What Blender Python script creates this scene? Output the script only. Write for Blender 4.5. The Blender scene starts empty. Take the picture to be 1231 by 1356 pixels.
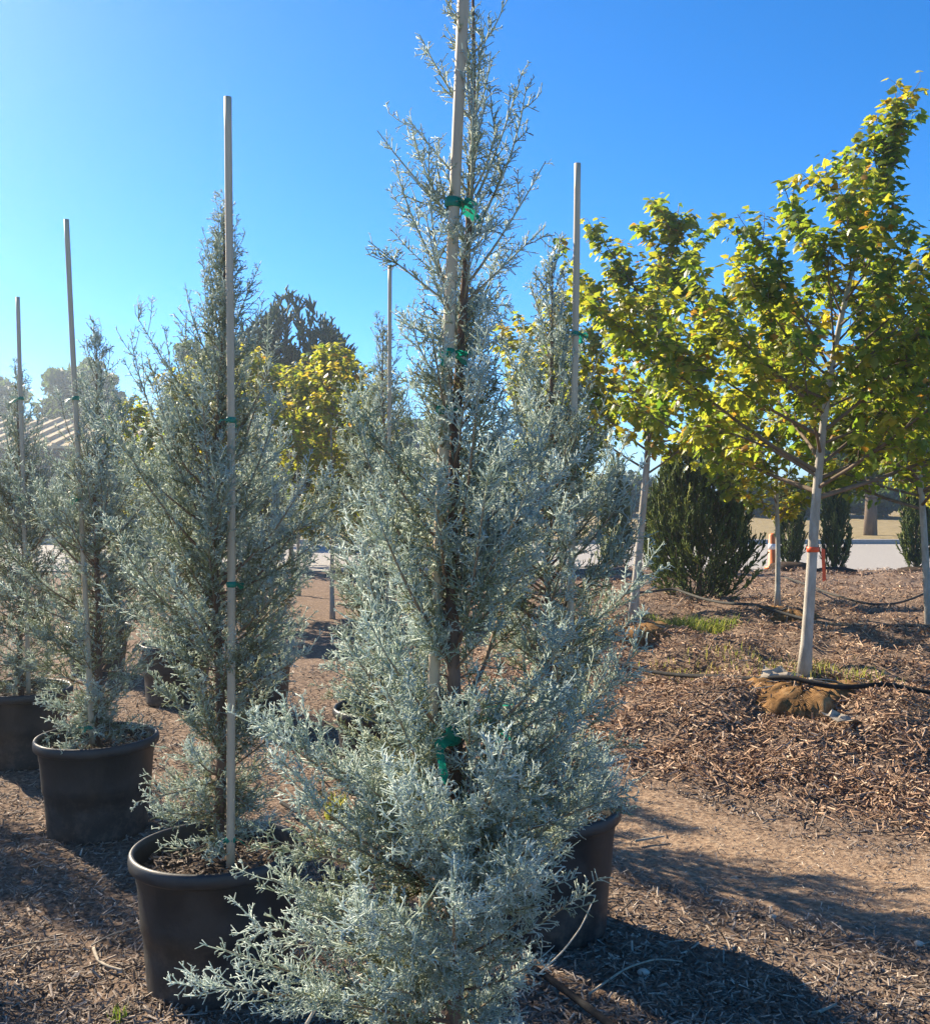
import bpy, math
import numpy as np
R = math.radians
rng = np.random.default_rng(7)

# ------------------------------------------------------------------ camera
sc = bpy.context.scene
F, CX, HZ, CAMH = 1332.0, 615.5, 660.0, 1.5      # focal length / horizon in photo pixels, eye height in metres
cam = bpy.data.cameras.new('camera'); camo = bpy.data.objects.new('camera', cam)
sc.collection.objects.link(camo)
cam.sensor_fit = 'HORIZONTAL'; cam.sensor_width = 36; cam.lens = 36 * F / 1231
cam.clip_start = 0.05; cam.clip_end = 3000
camo.location = (0, 0, CAMH)
camo.rotation_euler = (R(90) - math.atan((678 - HZ) / F), 0, 0)
sc.camera = camo

# ------------------------------------------------------------------ sky and sun
SUN_AZ, SUN_EL = R(-48), R(32)                   # azimuth from +Y, negative = to the left
world = bpy.data.worlds.new('World'); sc.world = world; world.use_nodes = True
wn = world.node_tree; bg = wn.nodes['Background']
sky = wn.nodes.new('ShaderNodeTexSky'); sky.sky_type = 'NISHITA'; sky.sun_disc = False
sky.sun_elevation = SUN_EL; sky.sun_rotation = SUN_AZ
sky.altitude = 3000; sky.air_density = 1.0; sky.dust_density = 0.4; sky.ozone_density = 5.0
hs = wn.nodes.new('ShaderNodeHueSaturation'); hs.inputs['Saturation'].default_value = 1.24
wn.links.new(sky.outputs[0], hs.inputs['Color']); wn.links.new(hs.outputs[0], bg.inputs[0]); bg.inputs[1].default_value = 0.085
sun = bpy.data.lights.new('sun', 'SUN'); suno = bpy.data.objects.new('sun', sun); sc.collection.objects.link(suno)
sun.energy = 5.0; sun.angle = R(0.53); sun.color = (1.0, 0.86, 0.66)
from mathutils import Vector
sv = Vector((math.sin(SUN_AZ) * math.cos(SUN_EL), math.cos(SUN_AZ) * math.cos(SUN_EL), math.sin(SUN_EL)))
suno.rotation_euler = sv.to_track_quat('Z', 'Y').to_euler(); suno.location = (-6, 6, 8)
vs = sc.view_settings; vs.view_transform = 'Standard'; vs.look = 'None'; vs.gamma = 1; vs.exposure = 1.55
sc.cycles.use_denoising = True
sc.cycles.max_bounces = 8; sc.cycles.transparent_max_bounces = 8

# ------------------------------------------------------------------ helpers
def at(px, py, D):
    return np.array([(px - CX) / F * D, D, CAMH - (py - HZ) / F * D])

def mesh(name, V, Fs, attr=None, smooth=True):
    """V (n,3); Fs list of int arrays (m,k)."""
    me = bpy.data.meshes.new(name)
    V = np.asarray(V, dtype=np.float32)
    Fs = [np.asarray(f, dtype=np.int32) for f in Fs if len(f)]
    loops = np.concatenate([f.ravel() for f in Fs])
    tot = np.concatenate([np.full(len(f), f.shape[1], np.int32) for f in Fs])
    start = np.concatenate([[0], np.cumsum(tot)[:-1]]).astype(np.int32)
    me.vertices.add(len(V)); me.vertices.foreach_set('co', V.ravel())
    me.loops.add(len(loops)); me.loops.foreach_set('vertex_index', loops)
    me.polygons.add(len(tot)); me.polygons.foreach_set('loop_start', start)
    me.polygons.foreach_set('use_smooth', np.full(len(tot), smooth))
    if attr:
        for k, a in attr.items():
            at_ = me.attributes.new(k, 'FLOAT', 'POINT')
            at_.data.foreach_set('value', np.asarray(a, dtype=np.float32))
    me.update(calc_edges=True)
    return me

def link(name, me, mat=None, parent=None, loc=None, rot=None, scale=None):
    o = bpy.data.objects.new(name, me)
    sc.collection.objects.link(o)
    if me is not None and mat is not None and not me.materials:
        me.materials.append(mat)
    if parent is not None: o.parent = parent
    if loc is not None: o.location = loc
    if rot is not None: o.rotation_euler = rot
    if scale is not None: o.scale = scale if hasattr(scale, '__len__') else (scale,) * 3
    return o

def tag(o, label=None, cat=None, group=None, kind=None):
    if label: o['label'] = label
    if cat: o['category'] = cat
    if group: o['group'] = group
    if kind: o['kind'] = kind
    return o

def thing(name, label, cat, loc=(0, 0, 0), rot=(0, 0, 0), scale=1, group=None):
    o = link(name, None, loc=loc, rot=rot, scale=scale)
    o.empty_display_size = 0.1
    return tag(o, label, cat, group)

def unit(v):
    return v / np.maximum(np.linalg.norm(v, axis=-1, keepdims=True), 1e-9)

def frames(t):
    ref = unit(rng.normal(size=t.shape))
    a = unit(np.cross(t, ref)); b = np.cross(t, a)
    return a, b

class Geo:
    """collects geometry (tubes, strips ...) and builds ONE mesh"""
    def __init__(s): s.V = []; s.F = []; s.A = []; s.n = 0
    def add(s, V, Fs, a=0.0):
        V = np.asarray(V, float).reshape(-1, 3)
        s.V.append(V)
        for f in Fs:
            if len(f): s.F.append(np.asarray(f, int) + s.n)
        s.A.append(np.broadcast_to(np.asarray(a, float), (len(V),)))
        s.n += len(V)
    def tubes(s, P0, P1, r0, r1, n=3, a=0.0, cap=True):
        N = len(P0)
        if N == 0: return
        r0 = np.broadcast_to(r0, (N,)); r1 = np.broadcast_to(r1, (N,)); a = np.broadcast_to(a, (N,))
        t = unit(P1 - P0); u, w = frames(t)
        th = np.arange(n) * 2 * np.pi / n
        off = np.cos(th)[None, :, None] * u[:, None, :] + np.sin(th)[None, :, None] * w[:, None, :]
        V = np.concatenate([P0[:, None, :] + off * r0[:, None, None], P1[:, None, :] + off * r1[:, None, None]], 1)
        base = np.arange(N)[:, None] * 2 * n
        q = [np.stack([base[:, 0] + i, base[:, 0] + (i + 1) % n, base[:, 0] + n + (i + 1) % n, base[:, 0] + n + i], 1) for i in range(n)]
        Fs = [np.concatenate(q)]
        if cap: Fs.append(base + n + np.arange(n)[None, :])
        s.add(V, Fs, np.repeat(a, 2 * n))
    def curve(s, P, r, n=8, a=0.0, caps=True):
        """one continuous tube along the polyline P"""
        P = np.asarray(P, float); K = len(P); r = np.broadcast_to(r, (K,))
        t = np.gradient(P, axis=0); t = unit(t)
        ref = np.array([0., 0, 1]) if abs(t[0, 2]) < .9 else np.array([1., 0, 0])
        V = []; u = unit(np.cross(t[0], ref))
        for k in range(K):
            u = unit(u - t[k] * np.dot(u, t[k])); w = np.cross(t[k], u)
            th = np.arange(n) * 2 * np.pi / n
            V.append(P[k] + r[k] * (np.cos(th)[:, None] * u + np.sin(th)[:, None] * w))
        V = np.concatenate(V); q = []
        i = np.arange(n); j = (i + 1) % n
        for k in range(K - 1):
            q.append(np.stack([k * n + i, k * n + j, (k + 1) * n + j, (k + 1) * n + i], 1))
        Fs = [np.concatenate(q)]
        if caps: Fs += [np.arange(n)[None, ::-1], ((K - 1) * n + np.arange(n))[None, :]]
        s.add(V, Fs, a)
    def box(s, lo, hi, a=0.0):
        x0, y0, z0 = lo; x1, y1, z1 = hi
        V = [(x0, y0, z0), (x1, y0, z0), (x1, y1, z0), (x0, y1, z0), (x0, y0, z1), (x1, y0, z1), (x1, y1, z1), (x0, y1, z1)]
        s.add(V, [[(0, 3, 2, 1), (4, 5, 6, 7), (0, 1, 5, 4), (1, 2, 6, 5), (2, 3, 7, 6), (3, 0, 4, 7)]], a)
    def lathe(s, prof, n=64, a=0.0, wob=None):
        prof = np.asarray(prof, float); K = len(prof)
        th = np.arange(n) * 2 * np.pi / n
        rr = prof[:, 0][:, None] * (np.ones(n)[None] if wob is None else wob[None])
        V = np.stack([rr * np.cos(th), rr * np.sin(th), np.repeat(prof[:, 1][:, None], n, 1)], -1).reshape(-1, 3)
        i = np.arange(n); j = (i + 1) % n
        q = [np.stack([k * n + i, k * n + j, (k + 1) * n + j, (k + 1) * n + i], 1) for k in range(K - 1)]
        s.add(V, [np.concatenate(q)], a)
    def mesh(s, name, smooth=True):
        return mesh(name, np.concatenate(s.V), s.F, {'tint': np.concatenate(s.A)}, smooth)

def smooth(a, b, x):
    t = np.clip((x - a) / (b - a), 0, 1); return t * t * (3 - 2 * t)

# ------------------------------------------------------------------ materials
def mat(name, build):
    m = bpy.data.materials.new(name); m.use_nodes = True
    nt = m.node_tree; nt.nodes.clear()
    out = nt.nodes.new('ShaderNodeOutputMaterial')
    class N:
        def __call__(s, typ, **kw):
            n = nt.nodes.new('ShaderNode' + typ)
            for k, v in kw.items():
                if k in n.inputs: s.set(n.inputs[k], v)
                else: setattr(n, k, v)
            return n
        def set(s, sock, v):
            if isinstance(v, bpy.types.NodeSocket): nt.links.new(v, sock)
            else: sock.default_value = v
        def ramp(s, fac, stops):
            r = nt.nodes.new('ShaderNodeValToRGB'); s.set(r.inputs[0], fac)
            e = r.color_ramp.elements
            while len(e) < len(stops): e.new(0.5)
            for x, (p, c) in zip(e, stops): x.position = p; x.color = (*c, 1)
            return r.outputs[0]
        def attr(s, name):
            a = nt.nodes.new('ShaderNodeAttribute'); a.attribute_name = name; return a.outputs['Fac']
        def noise(s, scale, detail=4, vec=None, rough=.6, dist=0):
            n = nt.nodes.new('ShaderNodeTexNoise'); n.inputs['Scale'].default_value = scale
            n.inputs['Detail'].default_value = detail; n.inputs['Roughness'].default_value = rough
            n.inputs['Distortion'].default_value = dist
            s.set(n.inputs['Vector'], vec if vec is not None else s.pos())
            return n.outputs[0]
        def pos(s):
            return nt.nodes.new('ShaderNodeTexCoord').outputs['Object']
        def scaled(s, v):
            m_ = nt.nodes.new('ShaderNodeMapping'); nt.links.new(s.pos(), m_.inputs[0]); m_.inputs['Scale'].default_value = v
            return m_.outputs[0]
        def mix(s, f, a, b, mode='MIX'):
            x = nt.nodes.new('ShaderNodeMix'); x.data_type = 'RGBA'; x.blend_type = mode
            s.set(x.inputs[0], f)
            for k, v in ((6, a), (7, b)):
                s.set(x.inputs[k], (*v, 1) if isinstance(v, tuple) and len(v) == 3 else v)
            return x.outputs[2]
        def math(s, op, a, b=0.0, clamp=False):
            x = nt.nodes.new('ShaderNodeMath'); x.operation = op; x.use_clamp = clamp
            s.set(x.inputs[0], a); s.set(x.inputs[1], b); return x.outputs[0]
        def bump(s, h, strength=.5, dist=.01):
            b = nt.nodes.new('ShaderNodeBump'); s.set(b.inputs['Height'], h)
            b.inputs['Strength'].default_value = strength; b.inputs['Distance'].default_value = dist
            return b.outputs[0]
        def principled(s, col, rough=.7, spec=.3, normal=None, metal=0.0):
            p = nt.nodes.new('ShaderNodeBsdfPrincipled')
            s.set(p.inputs['Base Color'], (*col, 1) if isinstance(col, tuple) else col)
            s.set(p.inputs['Roughness'], rough); p.inputs['Specular IOR Level'].default_value = spec
            s.set(p.inputs['Metallic'], metal)
            if normal is not None: nt.links.new(normal, p.inputs['Normal'])
            return p.outputs[0]
        def leafy(s, col, trans_col, k, rough=.55, spec=.35):
            p = s.principled(col, rough, spec)
            t = nt.nodes.new('ShaderNodeBsdfTranslucent'); s.set(t.inputs[0], trans_col)
            m_ = nt.nodes.new('ShaderNodeMixShader'); m_.inputs[0].default_value = k
            nt.links.new(p, m_.inputs[1]); nt.links.new(t.outputs[0], m_.inputs[2]); return m_.outputs[0]
    nt.links.new(build(N()), out.inputs[0])
    return m

def simple(name, col, rough=.7, spec=.3, var=.25, scale=30, bump=.2, stretch=(1, 1, 1)):
    def b(n):
        ns = n.noise(scale, 5, n.scaled(stretch))
        lo = tuple(c * (1 - var) for c in col); hi = tuple(min(1, c * (1 + var)) for c in col)
        return n.principled(n.ramp(ns, [(.3, lo), (.7, hi)]), rough, spec, n.bump(ns, bump, .004))
    return mat(name, b)

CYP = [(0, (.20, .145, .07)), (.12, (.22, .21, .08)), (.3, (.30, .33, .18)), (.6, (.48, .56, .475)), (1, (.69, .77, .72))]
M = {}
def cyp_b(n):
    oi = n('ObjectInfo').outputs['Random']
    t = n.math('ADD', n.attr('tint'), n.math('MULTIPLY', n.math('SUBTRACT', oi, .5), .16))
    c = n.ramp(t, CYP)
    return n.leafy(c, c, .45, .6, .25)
M['cypress'] = mat('cypress_foliage', cyp_b)
M['twig'] = mat('cypress_twig_bark', lambda n: n.principled(n.ramp(n.attr('tint'), [(0, (.17, .105, .075)), (.45, (.24, .19, .12)), (.8, (.33, .38, .30))]), .8, .2))
M['bark'] = simple('cypress_trunk_bark', (.15, .10, .075), .9, .2, .4, 50, .6, (1, 1, .2))
def stake_b(n):
    ns = n.noise(40, 5, n.scaled((1, 1, .04))); n2 = n.noise(6, 3, n.scaled((1, 1, .5)))
    c = n.mix(n2, n.ramp(ns, [(.3, (.33, .25, .16)), (.7, (.58, .47, .32))]), (.44, .36, .26))
    return n.principled(c, .6, .35, n.bump(ns, .4, .002))
M['stake'] = mat('weathered_pole_wood', stake_b)
M['tie'] = mat('green_tie_tape', lambda n: n.leafy((.01, .22, .16), (.02, .45, .32, 1), .35, .4, .4))
def pot_b(n):
    ns = n.noise(9, 5); d = n.noise(60, 3)
    dust = n.ramp(ns, [(.45, (.014, .016, .018)), (.8, (.045, .044, .042))])
    sep = n('SeparateXYZ'); n.set(sep.inputs[0], n.pos())
    low = n.math('SUBTRACT', 1.0, n.math('MULTIPLY', sep.outputs[2], 3.2), True)
    splash = n.math('MULTIPLY', n.math('MULTIPLY', low, n.ramp(n.noise(22, 6, None, .75), [(.46, (0,) * 3), (.62, (1,) * 3)])), .6)
    streak = n.math('MULTIPLY', n.ramp(n.noise(14, 5, n.scaled((1, 1, .08))), [(.55, (0,) * 3), (.75, (1,) * 3)]), .12)
    c = n.mix(n.math('MULTIPLY', d, .3), dust, (.02, .021, .022))
    c = n.mix(n.math('MAXIMUM', splash, streak), c, (.13, .105, .08))
    return n.principled(c, n.ramp(ns, [(.3, (.40,) * 3), (.8, (.66,) * 3)]), .5, n.bump(n.math('ADD', n.noise(35, 4), n.noise(4, 2)), .25, .004))
M['pot'] = mat('black_nursery_plastic', pot_b)
MULCH = [(0, (.05, .030, .021)), (.25, (.13, .072, .045)), (.5, (.30, .185, .115)), (.75, (.50, .345, .23)), (1, (.74, .59, .42))]
GREYM = [(0, (.035, .027, .022)), (.25, (.10, .075, .058)), (.5, (.22, .17, .13)), (.75, (.42, .34, .265)), (1, (.68, .58, .46))]
M['chip2'] = mat('grey_wood_chip', lambda n: n.principled(n.mix(.3, n.ramp(n.attr('tint'), GREYM), n.ramp(n.noise(90, 3), GREYM), 'MIX'), .8, .3))
M['chip'] = mat('wood_chip', lambda n: n.principled(n.mix(.35, n.ramp(n.attr('tint'), MULCH), n.ramp(n.noise(90, 3), MULCH), 'MIX'), .85, .2))
def ground_b(n):
    p = n.pos()
    fine = n.noise(55, 6, p, .75, .3); big = n.noise(.9, 4, p)
    v = n('TexVoronoi', Scale=38.0); n.set(v.inputs['Vector'], p)
    f = n.math('ADD', n.math('MULTIPLY', fine, .75), n.math('MULTIPLY', v.outputs['Distance'], .35))
    c = n.ramp(f, [(.25, (.035, .024, .018)), (.45, (.12, .082, .060)), (.62, (.23, .165, .12)), (.8, (.36, .27, .20))])
    track = n.attr('track')
    tc = n.ramp(f, [(.25, (.13, .085, .055)), (.5, (.28, .19, .125)), (.8, (.46, .34, .23))])
    c = n.mix(track, c, tc)
    lawn = n.attr('lawn')
    lc = n.ramp(n.noise(3, 5, p), [(.3, (.20, .16, .08)), (.7, (.34, .27, .15))])
    c = n.mix(lawn, c, lc)
    return n.principled(c, .95, .1, n.bump(f, .9, .02))
M['ground'] = mat('mulched_soil', ground_b)
M['road'] = mat('pale_road', lambda n: n.principled(n.ramp(n.noise(14, 6), [(.3, (.25, .235, .215)), (.7, (.34, .32, .29))]), .9, .2, n.bump(n.noise(120, 3), .3, .003)))
M['kerb'] = simple('kerb_concrete', (.36, .34, .31), .9, .2, .2, 12)
M['soil'] = simple('potting_soil', (.05, .035, .025), .95, .1, .6, 60, .9)
MAP = [(0, (.035, .075, .014)), (.35, (.075, .13, .02)), (.62, (.17, .20, .025)), (.85, (.33, .27, .03)), (1, (.34, .16, .03))]
MAPT = [(0, (.14, .28, .025)), (.35, (.30, .44, .035)), (.62, (.56, .56, .045)), (.85, (.78, .60, .05)), (1, (.6, .27, .04))]
M['maple'] = mat('maple_leaf', lambda n: n.leafy(n.ramp(n.attr('tint'), MAP), n.ramp(n.attr('tint'), MAPT), .5, .42, .45))
def mbark_b(n):
    ns = n.noise(24, 5, n.scaled((1, 1, .35)))
    return n.principled(n.ramp(ns, [(.3, (.27, .24, .19)), (.6, (.42, .385, .325)), (.8, (.52, .48, .42))]), .85, .2, n.bump(ns, .35, .004))
M['maple_bark'] = mat('pale_maple_bark', mbark_b)
def burlap_b(n):
    w1 = n('TexWave', Scale=55.0); n.set(w1.inputs['Vector'], n.pos())
    ns = n.noise(9, 5)
    c = n.ramp(ns, [(.32, (.06, .036, .018)), (.47, (.20, .11, .045)), (.58, (.32, .18, .075)), (.75, (.46, .31, .16))])
    return n.principled(c, .95, .1, n.bump(n.math('ADD', ns, n.math('MULTIPLY', w1.outputs['Fac'], .2)), .8, .02))
M['burlap'] = mat('tan_burlap', burlap_b)
M['tape'] = simple('orange_tape', (.75, .09, .02), .5, .4, .1)
M['hose'] = simple('black_hose', (.018, .018, .018), .85, .15, .4, 20, .1)
M['greyhose'] = simple('dusty_hose', (.06, .058, .052), .85, .15, .3, 20, .1)
M['paper'] = simple('weathered_paper', (.33, .28, .22), .85, .2, .4, 22)
M['twine'] = simple('pale_twine', (.55, .48, .36), .8, .2, .2, 50)
M['stick'] = simple('grey_stick', (.34, .29, .22), .9, .2, .3, 50)
M['stone'] = simple('pale_stone', (.5, .42, .33), .8, .3, .2, 20)
EVG = [(0, (.04, .075, .022)), (.5, (.14, .20, .05)), (1, (.36, .38, .09))]
M['evergreen'] = mat('evergreen_foliage', lambda n: n.leafy(n.ramp(n.attr('tint'), EVG), n.ramp(n.attr('tint'), EVG), .42, .6, .25))
M['cedar'] = mat('cedar_foliage', lambda n: n.leafy(n.ramp(n.attr('tint'), [(0, (.03, .055, .022)), (1, (.10, .15, .055))]), (.12, .19, .05, 1), .35, .6, .2))
M['oak'] = mat('oak_leaf', lambda n: n.leafy(n.ramp(n.attr('tint'), [(0, (.025, .05, .015)), (.7, (.065, .105, .025)), (1, (.14, .14, .035))]), (.14, .2, .04, 1), .35, .5, .3))
M['oak_bark'] = simple('oak_bark', (.16, .12, .085), .9, .2, .4, 8, .8, (1, 1, .3))
M['grass'] = mat('grass_blades', lambda n: n.leafy(n.ramp(n.attr('tint'), [(0, (.07, .11, .02)), (.6, (.17, .19, .04)), (1, (.36, .29, .10))]), n.ramp(n.attr('tint'), [(0, (.15, .25, .03)), (.6, (.36, .40, .06)), (1, (.6, .5, .15))]), .4))
M['roof'] = simple('tan_metal_roof', (.46, .36, .23), .85, .1, .1, 3, .05)
M['wall'] = simple('brown_metal_wall', (.10, .085, .075), .7, .3, .15, 4, .1)
M['orange'] = simple('orange_plastic', (.7, .17, .03), .5, .4, .1)
M['white'] = simple('white_band', (.75, .73, .7), .5, .4, .05)

# ------------------------------------------------------------------ terrain
def mound(x, y):
    s = (x - .88) * .63 + (y - 5.0) * .78
    m = smooth(-.05, 1.5, s) * smooth(-1.2, .8, x) * (1 - smooth(17.5, 20.5, y))
    return m
BALLS = [(2.11, 6.25), (1.52, 9.1), (4.35, 9.4), (3.42, 11.0), (1.05, 12.2)]
def height(x, y):
    x = np.asarray(x, float); y = np.asarray(y, float)
    m = mound(x, y)
    h = .20 * m
    for bx, by in BALLS:
        h = h + .13 * np.exp(-(((x - bx) / .75) ** 2 + ((y - by) / .55) ** 2)) * (m > 0)
    ridge = np.sin((x * .35 + y) * 2.1 + .8 * np.sin(x * 1.3)) * .06
    lump = .05 * np.sin(x * 4.1 + 1.3 * np.sin(y * 2.7)) * np.sin(y * 3.7 + x) + .028 * np.sin(x * 9.3 + y * 4) * np.sin(y * 8.1 - x * 3)
    h = h + m * (ridge + lump * 1.3)
    near = 1 - smooth(14, 19, y)
    h = h + near * (.010 * np.sin(x * 2.3 + y * 1.1) * np.sin(y * 2.9 - x) + .011 * np.sin(x * 11 + 2 * np.sin(y * 5)) * np.sin(y * 13 + x * 2 + np.sin(x * 7)))
    h = h - .03 * smooth(19.8, 20.6, y) * (1 - smooth(33.5, 34.2, y)) + .16 * smooth(33.4, 33.9, y) + 1.1 * smooth(38, 90, y)
    return h

NX, NY = 270, 230
u = np.linspace(-1, 1, NX); xs = .55 * np.sinh(u * 7.3)
v = np.linspace(0, 1, NY); ys = -4 + 3.2 * np.sinh(v * 6.1) / 1.0
X, Y = np.meshgrid(xs + .0, ys)
Z = height(X, Y)
V = np.stack([X, Y, Z], -1).reshape(-1, 3)
ii = (np.arange(NY - 1)[:, None] * NX + np.arange(NX - 1)[None, :]).ravel()
Q = np.stack([ii, ii + 1, ii + NX + 1, ii + NX], 1)
def trackness(x, y):
    s = (x - .88) * .63 + (y - 5.0) * .78
    return smooth(-1.05, -.75, s) * (1 - smooth(-.15, .15, s + .1 * np.sin(x * 5))) * smooth(-.2, .6, x)
gm = mesh('ground', V, [Q], {'track': trackness(X, Y).ravel(), 'lawn': smooth(33.3, 33.6, Y).ravel()})
ground = tag(link('ground', gm, M['ground']), 'brown mulched nursery soil spreading under all the trees', kind='structure')

def slab(name, x0, x1, y0, y1, z0, z1, m, label):
    g = Geo(); g.box((x0, y0, z0), (x1, y1, z1))
    return tag(link(name, g.mesh(name, False), m), label, kind='structure')
slab('road', -120, 120, 20.8, 33.0, -.08, .004, M['road'], 'pale sunlit road behind the nursery rows')
slab('kerb', -120, 120, 33.0, 33.35, -.08, .15, M['kerb'], 'pale concrete kerb along the far side of the road')

# mulch chips: real slivers lying on the ground
def chips(name, x, y, L, W, tint, label, lift=0.012, steep=.35, zf=height, m='chip'):
    N = len(x)
    z = zf(x, y) + rng.uniform(0, lift, N)
    az = rng.uniform(0, 2 * np.pi, N); el = rng.normal(0, steep, N); roll = rng.normal(0, .7, N)
    d = np.stack([np.cos(az) * np.cos(el), np.sin(az) * np.cos(el), np.sin(el)], 1)
    sd = unit(np.stack([-np.sin(az), np.cos(az), np.sin(roll)], 1)); up = np.cross(d, sd)
    c = np.stack([x, y, z], 1)
    h = W * rng.uniform(.25, .55, N)
    def P(a, b, e): return c + d * (a * L)[:, None] + sd * (b * W)[:, None] + up * (e * h)[:, None]
    t0 = rng.uniform(.4, 1, N); t1 = rng.uniform(.2, 1, N)
    V = np.stack([P(-.5 * np.ones(N), -.5 * t0, 0 * t0), P(-.5 * np.ones(N), .5 * t0, 0 * t0), P(-.45 * np.ones(N), 0 * t0, t0),
                  P(.5 * np.ones(N), -.5 * t1, 0 * t0), P(.5 * np.ones(N), .5 * t1, 0 * t0), P(.45 * np.ones(N), 0 * t1, t1)], 1).reshape(-1, 3)
    b = np.arange(N)[:, None] * 6
    Qd = np.concatenate([b + np.array([[0, 3, 5, 2]]), b + np.array([[1, 2, 5, 4]])])
    o = link(name, mesh(name, V, [Qd], {'tint': np.repeat(tint, 6)}, False), M[m])
    return tag(o, label, 'mulch', kind='stuff')

def sample_fan(n, y0, y1, xl, xr, p=1.6):
    """points on the ground, denser towards the viewer's end of the nursery"""
    yy = (y0 ** (1 - p) + rng.uniform(0, 1, n) * (y1 ** (1 - p) - y0 ** (1 - p))) ** (1 / (1 - p))
    xx = rng.uniform(0, 1, n) * (xr - xl) * 1.0 + xl
    return xx * yy, yy
# near ground, fine dark mulch
x, y = sample_fan(92000, 1.9, 9.0, -.60, .62, 1.5)
tr = trackness(x, y); mo = mound(x, y)
keep = (mo < .15) & (rng.uniform(size=len(x)) > .55 * tr)
x, y, tr = x[keep], y[keep], tr[keep]
sc_ = np.where(tr > .4, .65, 1.0) * (.85 + .06 * y)
chips('mulch', x, y, rng.lognormal(math.log(.025), .42, len(x)) * sc_, rng.uniform(.0045, .010, len(x)) * sc_,
      np.clip(rng.beta(1.4, 1.9, len(x)) + .12 * tr, 0, 1), 'fine dark brown bark mulch covering the flat ground between the pots', lift=.016, steep=.4, m='chip2')
# coarse heap on the right
x, y = sample_fan(76000, 4.1, 20.0, -.05, .56, 1.75)
mo = mound(x, y); keep = mo > rng.uniform(.03, .3, len(x)); x, y = x[keep], y[keep]
s2 = .75 + .045 * y
chips('mulch', x, y, rng.lognormal(math.log(.044), .42, len(x)) * s2, rng.uniform(.007, .017, len(x)) * s2,
      np.clip(rng.beta(1.7, 1.5, len(x)), 0, 1), 'coarse tan wood chips heaped over the rows of root balls', lift=.03, steep=.45)

# ------------------------------------------------------------------ branching
def polylen(P): return np.linalg.norm(np.diff(P, axis=1), axis=2).sum(1)
def grow(P, spacing, t0, ang, angj, lenf, K, bend, tpow=1.0, up=0.0, flat=0.0):
    """children of the polylines P (N,K0,3) -> (polylines, parent index, t)"""
    N, K0 = P.shape[:2]
    L = polylen(P)
    n = np.maximum(0, rng.poisson(np.maximum(L * (1 - t0) / spacing, 0)))
    idx = np.repeat(np.arange(N), n)
    t = t0 + (1 - t0) * rng.uniform(0, 1, len(idx)) ** tpow
    f = t * (K0 - 1); k = np.minimum(f.astype(int), K0 - 2); w = (f - k)[:, None]
    A = P[idx, k]; B = P[idx, k + 1]
    pos = A * (1 - w) + B * w; tan = unit(B - A)
    a, b = frames(tan)
    al = np.clip(rng.normal(ang, angj, len(idx)), .15, 1.5)[:, None]
    d = tan * np.cos(al) + a * np.sin(al)
    d[:, 2] += up; d = unit(d)
    ln = lenf(t, L[idx], len(idx))
    s = np.linspace(0, 1, K)
    bd = unit(d + bend * (tan + np.array([0, 0, .8])))
    Q = pos[:, None, :] + ln[:, None, None] * (s[None, :, None] * d[:, None, :] + (s ** 2)[None, :, None] * .5 * (bd - d)[:, None, :])
    return Q, idx, t

def add_poly(g, P, r0, r1, n=3, a=0.0):
    K = P.shape[1]; N = len(P)
    r0 = np.broadcast_to(r0, (N,)); r1 = np.broadcast_to(r1, (N,)); a = np.broadcast_to(a, (N,))
    for k in range(K - 1):
        f0 = k / (K - 1); f1 = (k + 1) / (K - 1)
        g.tubes(P[:, k], P[:, k + 1], r0 + (r1 - r0) * f0, r0 + (r1 - r0) * f1, n, a, cap=(k == K - 2))

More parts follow.
